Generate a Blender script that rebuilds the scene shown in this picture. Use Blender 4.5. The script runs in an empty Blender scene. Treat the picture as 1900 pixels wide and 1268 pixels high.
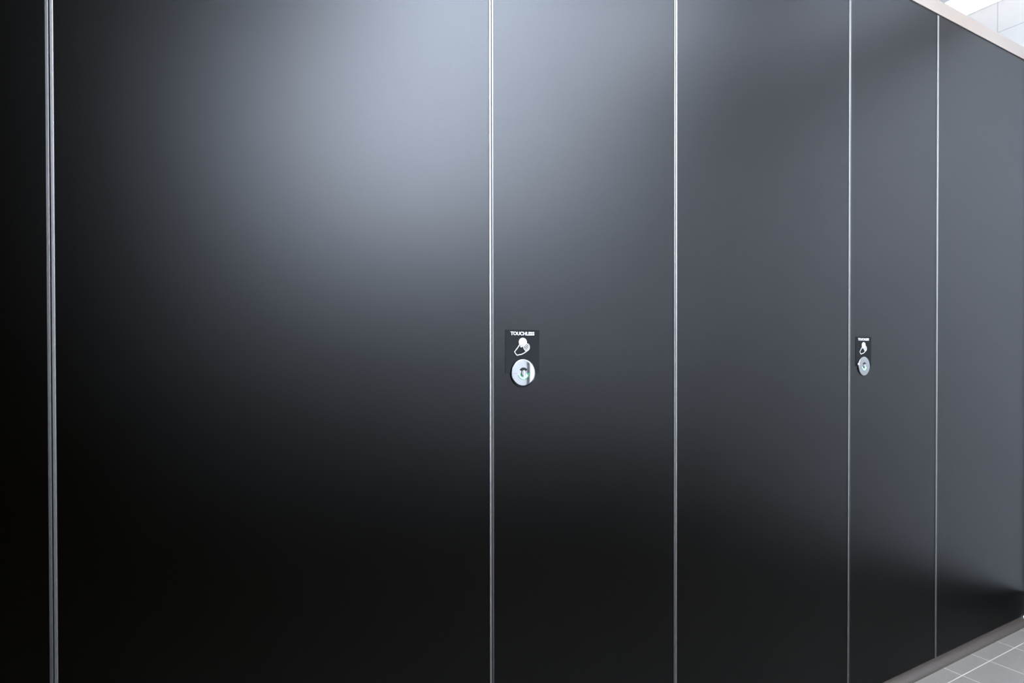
import bpy, bmesh, math
from mathutils import Matrix, Vector

C = bpy.context.scene.collection
sc = bpy.context.scene
PL = 0.03            # height of the coved plinth below the cubicle fronts

# ------------------------------------------------------------------ camera
cam_d = bpy.data.cameras.new('camera')
cam = bpy.data.objects.new('camera', cam_d)
C.objects.link(cam)
sc.camera = cam
F_PX, TH, PI_, RO, SY = 1085.80430, 0.503307756, -0.00815709211, -0.00150807245, 30.4121681
cam_d.sensor_width = 36.0
cam_d.lens = F_PX / 1900.0 * 36.0
cam_d.shift_y = SY / 1900.0
cam_d.clip_start = 0.02
CAM = Vector((0.0, -1.14759648, 1.14291397 + PL))
fw = Vector((math.sin(TH) * math.cos(PI_), math.cos(TH) * math.cos(PI_), math.sin(PI_)))
rt = Vector((math.cos(TH), -math.sin(TH), 0))
up = rt.cross(fw)
r2 = rt * math.cos(RO) + up * math.sin(RO)
u2 = -rt * math.sin(RO) + up * math.cos(RO)
bk = -fw
cam.matrix_world = Matrix(((r2.x, u2.x, bk.x, CAM.x), (r2.y, u2.y, bk.y, CAM.y), (r2.z, u2.z, bk.z, CAM.z), (0, 0, 0, 1)))

# ------------------------------------------------------------------ world and exposure
w = bpy.data.worlds.new('world')
sc.world = w
w.use_nodes = True
w.node_tree.nodes['Background'].inputs[0].default_value = (0.8, 0.9, 1, 1)
w.node_tree.nodes['Background'].inputs[1].default_value = 0.05
sc.view_settings.view_transform = 'Standard'
sc.view_settings.look = 'None'
sc.view_settings.gamma = 1.0
sc.view_settings.exposure = 0.0
sc.view_settings.use_curve_mapping = False

# strengths of the real light sources of the room
ES = dict(clerestory=155.0, sash=6.0, sash_side=4.8, sash_far=10.3, clerestory_side=80.0, lamp_a=96.0, lamp_b=56.0, lamp_c=6.0, strip=1.6)

# ------------------------------------------------------------------ materials
def mat(name, col, rough=0.5, metal=0.0, spec=0.5, emit=None, estr=0.0):
    m = bpy.data.materials.new(name)
    m.use_nodes = True
    b = m.node_tree.nodes['Principled BSDF']
    b.inputs['Base Color'].default_value = (*col, 1)
    b.inputs['Roughness'].default_value = rough
    b.inputs['Metallic'].default_value = metal
    b.inputs['Specular IOR Level'].default_value = spec
    if emit:
        b.inputs['Emission Color'].default_value = (*emit, 1)
        b.inputs['Emission Strength'].default_value = estr
    return m

def nt(m):
    return m.node_tree.nodes, m.node_tree.links, m.node_tree.nodes['Principled BSDF']

def add_noise(m, scale, amount, stretch=(1, 1, 1), bump=0.0, dist=0.001):
    """Faint mottling of the base colour (and optional bump) from object-space noise."""
    N, L, b = nt(m)
    tc = N.new('ShaderNodeTexCoord'); mp = N.new('ShaderNodeMapping')
    mp.inputs['Scale'].default_value = stretch
    no = N.new('ShaderNodeTexNoise'); no.inputs['Scale'].default_value = scale; no.inputs['Detail'].default_value = 4
    L.new(tc.outputs['Object'], mp.inputs['Vector']); L.new(mp.outputs[0], no.inputs['Vector'])
    src = b.inputs['Base Color'].links[0].from_socket if b.inputs['Base Color'].links else None
    hsv = N.new('ShaderNodeHueSaturation')
    mr = N.new('ShaderNodeMapRange')
    mr.inputs['To Min'].default_value = 1 - amount; mr.inputs['To Max'].default_value = 1 + amount
    L.new(no.outputs['Fac'], mr.inputs['Value']); L.new(mr.outputs[0], hsv.inputs['Value'])
    if src: L.new(src, hsv.inputs['Color'])
    else: hsv.inputs['Color'].default_value = b.inputs['Base Color'].default_value
    L.new(hsv.outputs[0], b.inputs['Base Color'])
    if bump:
        bp = N.new('ShaderNodeBump'); bp.inputs['Strength'].default_value = bump; bp.inputs['Distance'].default_value = dist
        L.new(no.outputs['Fac'], bp.inputs['Height']); L.new(bp.outputs[0], b.inputs['Normal'])

def grid_material(name, axes, origin, pitch, width, tile, grout, rough, mott=0.14):
    """Tile surface: joints are a regular grid over two object-space axes."""
    m = mat(name, tile, rough)
    N, L, b = nt(m)
    tc = N.new('ShaderNodeTexCoord'); sp = N.new('ShaderNodeSeparateXYZ')
    L.new(tc.outputs['Object'], sp.inputs[0])
    outs = []
    for ax, o, p in zip(axes, origin, pitch):
        a = N.new('ShaderNodeMath'); a.operation = 'SUBTRACT'; a.inputs[1].default_value = o - width / 2 - 40 * p
        L.new(sp.outputs[ax], a.inputs[0])
        mo = N.new('ShaderNodeMath'); mo.operation = 'MODULO'; mo.inputs[1].default_value = p
        L.new(a.outputs[0], mo.inputs[0])
        lt = N.new('ShaderNodeMath'); lt.operation = 'LESS_THAN'; lt.inputs[1].default_value = width
        L.new(mo.outputs[0], lt.inputs[0]); outs.append(lt.outputs[0])
    mx = N.new('ShaderNodeMath'); mx.operation = 'MAXIMUM'
    L.new(outs[0], mx.inputs[0]); L.new(outs[1], mx.inputs[1])
    no = N.new('ShaderNodeTexNoise'); no.inputs['Scale'].default_value = 60; no.inputs['Detail'].default_value = 6
    L.new(tc.outputs['Object'], no.inputs['Vector'])
    mr = N.new('ShaderNodeMapRange'); mr.inputs['To Min'].default_value = 1 - mott; mr.inputs['To Max'].default_value = 1 + mott
    L.new(no.outputs['Fac'], mr.inputs['Value'])
    hs = N.new('ShaderNodeHueSaturation'); hs.inputs['Color'].default_value = (*tile, 1); L.new(mr.outputs[0], hs.inputs['Value'])
    mc = N.new('ShaderNodeMix'); mc.data_type = 'RGBA'
    L.new(mx.outputs[0], mc.inputs['Factor']); L.new(hs.outputs[0], mc.inputs['A']); mc.inputs['B'].default_value = (*grout, 1)
    L.new(mc.outputs['Result'], b.inputs['Base Color'])
    iv = N.new('ShaderNodeMath'); iv.operation = 'SUBTRACT'; iv.inputs[0].default_value = 1; L.new(mx.outputs[0], iv.inputs[1])
    bp = N.new('ShaderNodeBump'); bp.inputs['Strength'].default_value = 0.4; bp.inputs['Distance'].default_value = 0.0015
    L.new(iv.outputs[0], bp.inputs['Height']); L.new(bp.outputs[0], b.inputs['Normal'])
    return m

def laminate(name, dcol, rough, ior):
    """Satin black laminate: faint warm black body under a clear, softly blurring sheen."""
    m = bpy.data.materials.new(name); m.use_nodes = True
    N, L = m.node_tree.nodes, m.node_tree.links
    N.clear()
    out = N.new('ShaderNodeOutputMaterial'); mix = N.new('ShaderNodeMixShader')
    d = N.new('ShaderNodeBsdfDiffuse'); g = N.new('ShaderNodeBsdfGlossy'); fr = N.new('ShaderNodeFresnel')
    g.distribution = 'BECKMANN'; g.inputs['Roughness'].default_value = rough
    g.inputs['Color'].default_value = (0.96, 0.98, 1.0, 1)
    fr.inputs['IOR'].default_value = ior
    tc = N.new('ShaderNodeTexCoord'); mp = N.new('ShaderNodeMapping'); no = N.new('ShaderNodeTexNoise')
    mp.inputs['Scale'].default_value = (60, 60, 1.2); no.inputs['Scale'].default_value = 12; no.inputs['Detail'].default_value = 3
    L.new(tc.outputs['Object'], mp.inputs['Vector']); L.new(mp.outputs[0], no.inputs['Vector'])
    mr = N.new('ShaderNodeMapRange'); mr.inputs['To Min'].default_value = 0.85; mr.inputs['To Max'].default_value = 1.15
    hs = N.new('ShaderNodeHueSaturation'); hs.inputs['Color'].default_value = (*dcol, 1)
    L.new(no.outputs['Fac'], mr.inputs['Value']); L.new(mr.outputs[0], hs.inputs['Value']); L.new(hs.outputs[0], d.inputs['Color'])
    rr = N.new('ShaderNodeMapRange'); rr.inputs['To Min'].default_value = rough - 0.012; rr.inputs['To Max'].default_value = rough + 0.012
    L.new(no.outputs['Fac'], rr.inputs['Value']); L.new(rr.outputs[0], g.inputs['Roughness'])
    fa = N.new('ShaderNodeMath'); fa.operation = 'MULTIPLY_ADD'      # textured laminate: sheen rises only gently at grazing angles
    fa.inputs[1].default_value = 0.45; fa.inputs[2].default_value = 0.0060
    L.new(fr.outputs[0], fa.inputs[0])
    L.new(fa.outputs[0], mix.inputs[0]); L.new(d.outputs[0], mix.inputs[1]); L.new(g.outputs[0], mix.inputs[2])
    L.new(mix.outputs[0], out.inputs['Surface'])
    return m

LAM_ROUGH = 0.385
LAM_IOR = 1.235
M_BLACK = laminate('black_laminate', (0.00030, 0.00018, 0.0), LAM_ROUGH, LAM_IOR)
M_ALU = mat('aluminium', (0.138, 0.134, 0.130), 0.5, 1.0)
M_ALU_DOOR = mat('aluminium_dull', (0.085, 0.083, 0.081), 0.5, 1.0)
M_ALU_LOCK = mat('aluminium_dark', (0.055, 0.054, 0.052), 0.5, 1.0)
M_GAP = mat('matt_black', (0.0015, 0.0012, 0.0010), 0.8, 0, 0.1)
M_HEAD = mat('header_anodised', (0.0841, 0.0653, 0.0493), 0.45, 0.0)
add_noise(M_HEAD, 12, 0.03, (1, 8, 8))
M_CHROME = mat('chrome', (0.125, 0.126, 0.127), 0.06, 1.0)
M_CHROME_B = mat('brushed_chrome', (0.13, 0.13, 0.13), 0.25, 1.0)
M_STICK = laminate('black_vinyl', (0.0008, 0.0008, 0.0009), 0.16, 1.10)
M_WHITE_INK = mat('white_ink', (0.26, 0.26, 0.26), 0.5)
M_SLOT = mat('slot_black', (0.001, 0.001, 0.001), 0.5, 0, 0.1)
M_GREEN = mat('indicator_green', (0.004, 0.085, 0.026), 0.35, 0, 0.2)
M_IWHITE = mat('indicator_white', (0.15, 0.15, 0.15), 0.4)
M_FLOOR = grid_material('floor_tiles', (0, 1), (2.449, -0.083), (0.206, 0.206), 0.0034, (0.0742, 0.0676, 0.0575), (0.2188, 0.2056, 0.1750), 0.55)
M_PLINTH = mat('plinth_stone', (0.0212, 0.0162, 0.0123), 0.6, 0, 0.3)
add_noise(M_PLINTH, 45, 0.18)
M_WTILE = grid_material('white_wall_tiles', (1, 2), (0.121, 2.589 + PL), (0.60, 0.30), 0.0045, (0.3135, 0.3020, 0.2844), (0.225, 0.22, 0.21), 0.3, 0.03)
M_WALLPAINT = mat('painted_wall', (0.72, 0.73, 0.74), 0.7)
add_noise(M_WALLPAINT, 8, 0.02)
M_DARKWALL = mat('dark_wall_cladding', (0.02, 0.019, 0.018), 0.5)
add_noise(M_DARKWALL, 10, 0.05)
M_DIMBAND = mat('grey_dimming_band', (0.0600, 0.0600, 0.0620), 0.4)
add_noise(M_DIMBAND, 20, 0.1)
M_CEIL = mat('ceiling_paint', (0.68, 0.67, 0.65), 0.8)
add_noise(M_CEIL, 30, 0.02)
M_BOUNCE = mat('white_bounce_board', (0.90, 0.90, 0.90), 0.5)
add_noise(M_BOUNCE, 6, 0.01)
M_TRIMW = mat('white_sealant', (0.82, 0.81, 0.79), 0.5)
M_LFRAME = mat('lamp_frame', (0.78, 0.78, 0.78), 0.4)
COOL = (0.77, 0.86, 1.02); WARM = (1.0, 0.97, 0.93)
EM = {k: mat('light_' + k, (0.9, 0.9, 0.9), 0.5, emit=(WARM if k == 'strip' else COOL), estr=v) for k, v in ES.items()}

# ------------------------------------------------------------------ helpers
def obj(name, bm, m, parent=None, smooth=False, loc=None):
    bmesh.ops.recalc_face_normals(bm, faces=bm.faces[:])
    me = bpy.data.meshes.new(name)
    bm.to_mesh(me); bm.free()
    me.materials.append(m)
    if smooth:
        for f in me.polygons: f.use_smooth = True
    o = bpy.data.objects.new(name, me)
    C.objects.link(o)
    if loc: o.location = loc
    if parent: o.parent = parent
    return o

def add_box(bm, x0, x1, y0, y1, z0, z1, bevel=0.0):
    r = bmesh.ops.create_cube(bm, size=1)
    vs = r['verts']
    for v in vs:
        v.co = Vector((x0 if v.co.x < 0 else x1, y0 if v.co.y < 0 else y1, z0 if v.co.z < 0 else z1))
    if bevel:
        es = list({e for v in vs for e in v.link_edges})
        bmesh.ops.bevel(bm, geom=es, offset=bevel, segments=2, affect='EDGES', profile=0.5)

def box(x0, x1, y0, y1, z0, z1, bevel=0.0):
    bm = bmesh.new(); add_box(bm, x0, x1, y0, y1, z0, z1, bevel); return bm

def add_prism(bm, pts, y0, y1):
    """Polygon in the x-z plane extruded along y."""
    a = [bm.verts.new((p[0], y0, p[1])) for p in pts]
    b = [bm.verts.new((p[0], y1, p[1])) for p in pts]
    bm.faces.new(a); bm.faces.new(b[::-1])
    n = len(pts)
    for i in range(n):
        bm.faces.new((a[i], b[i], b[(i + 1) % n], a[(i + 1) % n]))

def add_extrude_z(bm, prof, z0, z1):
    """Closed x-y outline extruded along z."""
    a = [bm.verts.new((p[0], p[1], z0)) for p in prof]
    b = [bm.verts.new((p[0], p[1], z1)) for p in prof]
    bm.faces.new(a); bm.faces.new(b[::-1])
    n = len(prof)
    for i in range(n):
        bm.faces.new((a[i], b[i], b[(i + 1) % n], a[(i + 1) % n]))

def lathe_y(prof, seg=96):
    """Revolve (radius, y) profile about the y axis."""
    bm = bmesh.new()
    rings = []
    for r, y in prof:
        if r < 1e-7:
            rings.append([bm.verts.new((0, y, 0))])
        else:
            rings.append([bm.verts.new((r * math.cos(2 * math.pi * k / seg), y, r * math.sin(2 * math.pi * k / seg))) for k in range(seg)])
    for A, B in zip(rings, rings[1:]):
        for k in range(seg):
            k2 = (k + 1) % seg
            if len(A) == 1 and len(B) == 1: continue
            if len(A) == 1: bm.faces.new((A[0], B[k], B[k2]))
            elif len(B) == 1: bm.faces.new((A[k], A[k2], B[0]))
            else: bm.faces.new((A[k], A[k2], B[k2], B[k]))
    return bm

def sector(r0, r1, a0, a1, n=24):
    P = []
    for k in range(n + 1):
        a = math.radians(a0 + (a1 - a0) * k / n); P.append((r1 * math.cos(a), r1 * math.sin(a)))
    for k in range(n + 1):
        a = math.radians(a1 + (a0 - a1) * k / n); P.append((r0 * math.cos(a), r0 * math.sin(a)))
    return P

def stroke(bm, pts, wd, y0, y1, closed=False):
    n = len(pts); L_, R_ = [], []
    for i, p in enumerate(pts):
        if closed: a, b = pts[i - 1], pts[(i + 1) % n]
        else: a, b = pts[max(i - 1, 0)], pts[min(i + 1, n - 1)]
        d = Vector((b[0] - a[0], b[1] - a[1])).normalized(); nn = Vector((-d.y, d.x)) * wd / 2
        L_.append((p[0] + nn.x, p[1] + nn.y)); R_.append((p[0] - nn.x, p[1] - nn.y))
    m = n if closed else n - 1
    for i in range(m):
        j = (i + 1) % n
        add_prism(bm, [L_[i], L_[j], R_[j], R_[i]], y0, y1)

def thing(name, label, cat, loc=(0, 0, 0), group=None):
    o = bpy.data.objects.new(name, None); C.objects.link(o)
    o.location = loc; o['label'] = label; o['category'] = cat
    if group: o['group'] = group
    o.empty_display_size = 0.1
    return o

def tag(o, label, cat, group=None):
    o['label'] = label; o['category'] = cat
    if group: o['group'] = group
    return o

def struct(name, bm, m, parent=None, smooth=False):
    o = obj(name, bm, m, parent, smooth)
    if parent is None: o['kind'] = 'structure'
    return o

def dup(root, loc, label):
    r = root.copy(); C.objects.link(r); r.location = loc; r['label'] = label
    for ch in list(root.children):
        c = ch.copy(); C.objects.link(c); c.parent = r
        for g in ch.children:
            d = g.copy(); C.objects.link(d); d.parent = c
    return r

# ------------------------------------------------------------------ room shell
XL, XR = -2.60, 3.2076         # left and end wall
YF, YB = -2.35, 1.55           # wall behind the camera, back wall of the cubicles
ZC = 2.7325 + PL               # ceiling
H = 2.40 + PL                  # top of the black fronts
T = 0.12
struct('floor', box(XL - T, XR + T, YF - T, YB + T, -0.10, 0.0), M_FLOOR)
struct('ceiling', box(XL - T, XR + T, YF - T, YB + T, ZC, ZC + 0.1), M_CEIL)
struct('wall_left', box(XL - T, XL, YF, YB, 0, ZC), M_DARKWALL)
struct('wall_back', box(XL, XR, YB, YB + T, 0, ZC), M_WALLPAINT)
struct('wall_right', box(XR, XR + T, YF, YB, 0, ZC), M_WTILE)
struct('dimming_band_end', box(XR - 0.008, XR, YF, -0.03, 0, 0.12), M_DIMBAND)  # unseen grey strip added to darken the fronts' lowest reflections
# wall behind the camera: dark cladding to the left, paint to the right, added grey band to darken low reflections
XS = 0.10
struct('wall_front', box(XS, XR, YF - T, YF, 0, ZC), M_WALLPAINT)
struct('wall_front_dark', box(XL, XS, YF - T, YF, 0, ZC), M_DARKWALL)
struct('dimming_band_front', box(XS, XR - 0.008, YF, YF + 0.008, 0, 0.70), M_DIMBAND)
WN = [0]
# unseen white board added on the end wall to brighten the fronts' reflections
struct('bounce_board', box(XR - 0.012, XR - 0.001, YF, -0.012, 0.125, 2.70, 0.002), M_BOUNCE)
def window(x0, x1, z0, z1, key):
    """Frosted pane lit by daylight, in a slim dark frame set on the wall behind the camera."""
    WN[0] += 1; f = 0.02
    wn = struct('window_%d' % WN[0], box(x0 + f, x1 - f, YF + 0.004, YF + 0.010, z0 + f, z1 - f), EM[key])
    bm = bmesh.new()
    add_box(bm, x0, x1, YF + 0.001, YF + 0.03, z0, z0 + f); add_box(bm, x0, x1, YF + 0.001, YF + 0.03, z1 - f, z1)
    add_box(bm, x0, x0 + f, YF + 0.001, YF + 0.03, z0 + f, z1 - f); add_box(bm, x1 - f, x1, YF + 0.001, YF + 0.03, z0 + f, z1 - f)
    obj('window_frame', bm, M_GAP, wn)
window(0.50, 1.60, 2.30, 2.72, 'clerestory')
window(1.60, 2.60, 2.30, 2.72, 'clerestory_side')
window(0.12, 1.10, 1.30, 2.28, 'sash')
window(1.10, 2.115, 0.76, 2.28, 'sash_side')
window(2.15, 2.95, 0.76, 2.28, 'sash_far')

# coved plinth along the cubicle fronts (profile in y-z, extruded along x)
def cove_profile(h, e, n=8, lip=0.001, depth=0.05):
    P = [(depth, 0.0), (depth, h), (0.0, h), (0.0, e + lip)]
    for k in range(1, n + 1):
        a = math.pi / 2 * k / n
        P.append((-(e - e * math.cos(a)), e + lip - e * math.sin(a)))
    P[-1] = (-e, lip)
    P.append((-e, 0.0))
    return P
prof = cove_profile(PL, 0.024)
bm = bmesh.new()
A = [bm.verts.new((XL, p[0], p[1])) for p in prof]; B = [bm.verts.new((XR, p[0], p[1])) for p in prof]
bm.faces.new(A); bm.faces.new(B[::-1])
for i in range(len(prof)):
    j = (i + 1) % len(prof); bm.faces.new((A[i], B[i], B[j], A[j]))
struct('baseboard_back', bm, M_PLINTH)
struct('trim_1', box(XR - 0.045, XR, -0.006, 0.0, PL - 0.013, PL - 0.001, 0.002), M_TRIMW)

# ------------------------------------------------------------------ cubicle fronts
U0, WID, NAR = -0.18928, 0.769493, 0.544183
PT = 0.020                     # panel thickness
EW = 0.0048                    # width of an aluminium edge profile
GAP = 0.0012
PRO = 0.0016
TOPGAP = 0.007
def edge_profile_bm(x0, x1):
    """Aluminium edging with eased corners, standing slightly proud of the laminate."""
    r = 0.0009; P = [(x1, PT), (x0, PT), (x0, -PRO + r)]
    for k in range(1, 5):
        a = math.pi / 2 * k / 4
        P.append((x0 + r - r * math.cos(a), -PRO + r - r * math.sin(a)))
    for k in range(0, 5):
        a = math.pi / 2 * k / 4
        P.append((x1 - r + r * math.sin(a), -PRO + r - r * math.cos(a)))
    bm = bmesh.new(); add_extrude_z(bm, P, 0, H - PL - TOPGAP); return bm

def make_front(name, label, cat, group, x0, x1, edges=(1, 1)):
    """Empty at the left lower corner of the front; parts in local coordinates."""
    t = thing(name, label, cat, (x0, 0, PL), group)
    wd = x1 - x0 - GAP
    a = GAP / 2; e0 = EW if edges[0] else 0; e1 = EW if edges[1] else 0
    obj('door_leaf' if cat == 'door' else 'panel_board', box(a + e0, a + wd - e1, 0.0, PT, 0, H - PL - TOPGAP), M_BLACK, t)
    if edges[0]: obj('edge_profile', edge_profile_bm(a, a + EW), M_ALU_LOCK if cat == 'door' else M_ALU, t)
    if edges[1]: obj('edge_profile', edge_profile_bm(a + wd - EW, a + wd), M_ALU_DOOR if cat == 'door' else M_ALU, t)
    return t

GP = 'wide black cubicle front panels'; GD = 'narrow black cubicle doors'
panel = make_front('cubicle_panel', 'wide black laminate panel left of the larger touchless sign, pale glow at its top', 'panel', GP, U0, U0 + WID)
door = make_front('cubicle_door', 'narrow black cubicle door carrying the larger touchless sign and round lock', 'door', GD, U0 + WID, U0 + WID + NAR)

# sign and lock on the door; local origin of the lock is the disc centre
# position of lock and sign on the leaf
LX, LZ = 0.6594 - (U0 + WID), 1.0976        # local coordinates in the door
sign = obj('sign', box(-0.0445, 0.0440, -0.0007, 0.0, 0.0, 0.0978), M_STICK, door, loc=(LX, 0, LZ))
def letters(text, cap, width):
    cu = bpy.data.curves.new('lettering', 'FONT'); cu.body = text; cu.size = 1; cu.offset = 0.028; cu.extrude = 0.02
    o = bpy.data.objects.new('tmp', cu); C.objects.link(o)
    dg = bpy.context.evaluated_depsgraph_get()
    me = bpy.data.meshes.new_from_object(o.evaluated_get(dg))
    bpy.data.objects.remove(o)
    xs = [v.co.x for v in me.vertices]; ys = [v.co.y for v in me.vertices]
    sx = width / (max(xs) - min(xs)); sy = cap / (max(ys) - min(ys)); cx = (max(xs) + min(xs)) / 2; cy = min(ys)
    for v in me.vertices:
        v.co = Vector(((v.co.x - cx) * sx, -v.co.z * 0.01, (v.co.y - cy) * sy))
    me.materials.clear(); me.materials.append(M_WHITE_INK); me.name = 'lettering'
    return me
lt = bpy.data.objects.new('lettering', letters('TOUCHLESS', 0.0080, 0.0620)); C.objects.link(lt)
lt.parent = sign; lt.location = (-0.0008, -0.0010, 0.0855); lt['label'] = 'white lettering TOUCHLESS'
def IC(X, Y): return ((X - 589) / 6000.0, (870 - Y) / 6946.0)
bm = bmesh.new()
Y0, Y1 = -0.0011, -0.0006
# sensor ball
add_prism(bm, [(IC(589, 383)[0] + 0.0104 * math.cos(a * math.pi / 20), IC(589, 383)[1] + 0.0098 * math.sin(a * math.pi / 20)) for a in range(40)], Y0, Y1)
# hand outline
hand = [(535, 425), (515, 460), (486, 500), (460, 533), (478, 566), (502, 590), (530, 580), (562, 577), (600, 560), (640, 531), (676, 505), (689, 488), (691, 462), (686, 432), (672, 414), (650, 409)]
stroke(bm, [IC(*q) for q in hand], 0.0018, Y0, Y1)
# thumb tip below the ball
add_prism(bm, [IC(542, 412), IC(548, 440), IC(556, 466), IC(572, 466), IC(586, 446), IC(612, 430), IC(640, 408)][::-1], Y0, Y1)
# curled fingers
for a, b in (((597, 452), (640, 420)), ((600, 476), (664, 424)), ((610, 494), (680, 440)), ((622, 510), (684, 464)), ((640, 520), (686, 486))):
    stroke(bm, [IC(*a), IC(*b)], 0.0012, Y0, Y1)
stroke(bm, [IC(597, 452), IC(600, 476), IC(610, 494), IC(622, 510), IC(640, 520)], 0.0012, Y0, Y1)
hi = obj('hand_symbol', bm, M_WHITE_INK, sign); hi['label'] = 'white hand and ball symbol'

R = 0.0318
DEP = 0.0035
DOME = 0.0005
prof = [(R, 0.0), (R, -DEP + 0.0015), (R - 0.0006, -DEP + 0.0004), (R - 0.0016, -DEP)]
for k in range(1, 13):                       # faintly domed face
    r = (R - 0.0016) * (1 - k / 12); prof.append((r, -DEP - (DOME * (1 - (r / (R - 0.0016)) ** 2))))
lock = obj('lock_escutcheon', lathe_y(prof), M_CHROME, door, smooth=True, loc=(LX, 0, LZ))
lock['label'] = 'round chrome lock disc'
def face_y(r): return -DEP - DOME * (1 - (r / (R - 0.0016)) ** 2)
def on_face(pts, th, m, name):
    """Thin inlay following the domed face."""
    bm = bmesh.new()
    a = [bm.verts.new((p[0], face_y(math.hypot(*p)) - th, p[1])) for p in pts]
    b = [bm.verts.new((p[0], face_y(math.hypot(*p)) + 0.001, p[1])) for p in pts]
    n = len(pts); h = n // 2
    for i in range(h - 1):
        bm.faces.new((a[i], a[i + 1], a[n - 2 - i], a[n - 1 - i])); bm.faces.new((b[i], b[n - 1 - i], b[n - 2 - i], b[i + 1]))
    for i in range(n):
        bm.faces.new((a[i], b[i], b[(i + 1) % n], a[(i + 1) % n]))
    return obj(name, bm, m, lock)
on_face(sector(0.0065, 0.0128, 38, 142), 0.0002, M_SLOT, 'coin_slot')
on_face(sector(0.0068, 0.0152, 188, 352), 0.00015, M_IWHITE, 'indicator_window')
def arcs():
    bm = bmesh.new()
    for (r0, r1, a0, a1) in ((0.0138, 0.0152, 196, 275), (0.0132, 0.0152, 285, 352), (0.0068, 0.0095, 190, 262), (0.0095, 0.0152, 338, 360)):
        pts = sector(r0, r1, a0, a1, 12)
        a = [bm.verts.new((p[0], face_y(math.hypot(*p)) - 0.0003, p[1])) for p in pts]
        n = len(pts); h = n // 2
        for i in range(h - 1): bm.faces.new((a[i], a[i + 1], a[n - 2 - i], a[n - 1 - i]))
        b = [bm.verts.new((p[0], face_y(math.hypot(*p)) + 0.0005, p[1])) for p in pts]
        for i in range(n): bm.faces.new((a[i], b[i], b[(i + 1) % n], a[(i + 1) % n]))
    return bm
obj('indicator_band', arcs(), M_GREEN, lock)['label'] = 'green vacant band'
sp_ = lathe_y([(0.0062, face_y(0.006) + 0.001), (0.0062, face_y(0) - 0.0012), (0.0055, face_y(0) - 0.0018), (0, face_y(0) - 0.0018)], 40)
obj('spindle', sp_, M_CHROME_B, lock)
obj('spindle_bar', box(-0.0022, 0.0022, face_y(0) - 0.0030, face_y(0) - 0.001, -0.006, 0.0066, 0.0004), M_IWHITE, lock)
bm = bmesh.new()
for s in (-1, 1):
    pts = [(s * 0.0165, -0.00018), (s * 0.0300, -0.00018), (s * 0.0300, 0.00018), (s * 0.0165, 0.00018)]
    n1 = 6
    for k in range(n1):
        xa = s * (0.0165 + (0.0295 - 0.0165) * k / n1); xb = s * (0.0165 + (0.0295 - 0.0165) * (k + 1) / n1)
        vs = [bm.verts.new((x, face_y(abs(x)) - 0.0001, z)) for x, z in ((xa, -0.0002), (xb, -0.0002), (xb, 0.0002), (xa, 0.0002))]
        bm.faces.new(vs)
obj('seam_line', bm, mat('seam_grey', (0.03, 0.03, 0.032), 0.4, 0.5), lock)

# the repeats: same door and panel further along the row
p2 = dup(panel, (U0 + WID + NAR, 0, PL), 'wide black laminate panel between the two lock-bearing narrow doors')
d2 = dup(door, (U0 + 2 * WID + NAR, 0, PL), 'narrow black cubicle door with the smaller, farther touchless sign and round lock')
p3 = dup(panel, (U0 + 2 * WID + 2 * NAR, 0, PL), 'wide black laminate panel meeting the grey floor at the far right')
lug = obj('lock_tab', box(-0.0350, -0.0300, -0.0052, -0.0010, 0.0035, 0.0105, 0.0009), M_WHITE_INK, [c for c in d2.children if c.name.startswith('lock_escutcheon')][0])
lug['label'] = 'small bright tab at the rim of the farther lock disc'
d0 = dup(door, (U0 - NAR, 0, PL), 'dark narrow cubicle door cut off by the left edge of the photo')
p0 = dup(panel, (U0 - NAR - WID, 0, PL), 'wide black laminate panel beyond the left edge')
d00 = dup(door, (U0 - 2 * NAR - WID, 0, PL), 'narrow black cubicle door beyond the left edge')

# header beam on top of the fronts, with a black strip below it painting the gap's shadow
hb = thing('header_beam', 'pale beige horizontal beam running along the top of the black fronts', 'beam', (0, 0, H))
obj('beam_profile', box(XL, XR, -0.0008, 0.06, 0.0, 0.0520, 0.0012), M_HEAD, hb)
obj('shadow_gap', box(XL, XR, 0.002, 0.03, -TOPGAP, 0.0), M_GAP, hb)
struct('gap_backing', box(XL, XR, PT + 0.0005, PT + 0.004, PL, H - TOPGAP), M_GAP)  # unseen black sheet added behind the fronts to block light through the seams

# ------------------------------------------------------------------ ceiling lamps
def lamp(name, label, x0, x1, y0, y1, md, drop=0.004, fr=0.012, group=None):
    t = thing(name, label, 'light', ((x0 + x1) / 2, (y0 + y1) / 2, ZC), group)
    cx, cy = (x0 + x1) / 2, (y0 + y1) / 2
    bm = bmesh.new(); a, b, c, d = x0 - cx, x1 - cx, y0 - cy, y1 - cy
    add_box(bm, a, b, c, c + fr, -0.006, 0); add_box(bm, a, b, d - fr, d, -0.006, 0)
    add_box(bm, a, a + fr, c + fr, d - fr, -0.006, 0); add_box(bm, b - fr, b, c + fr, d - fr, -0.006, 0)
    obj('lamp_frame', bm, M_LFRAME, t)
    obj('diffuser', box(a + fr, b - fr, c + fr, d - fr, -drop, -0.0005), md, t)
    return t
lamp('ceiling_light', 'bright white ceiling light strip above the beam beside the white tiled wall', 3.013, XR - 0.001, -0.4, 1.2, EM['strip'], fr=0.003)
lamp('ceiling_light', 'cool white ceiling panel over the walkway, the one nearer the camera', 0.60, 1.34, -1.40, -0.80, EM['lamp_a'])
lamp('ceiling_light', 'cool white ceiling panel in the middle of the walkway', 1.36, 2.10, -1.40, -0.80, EM['lamp_b'])
lamp('ceiling_light', 'cool white ceiling panel nearest the end of the walkway', 2.20, 2.95, -1.20, -0.25, EM['lamp_c'])
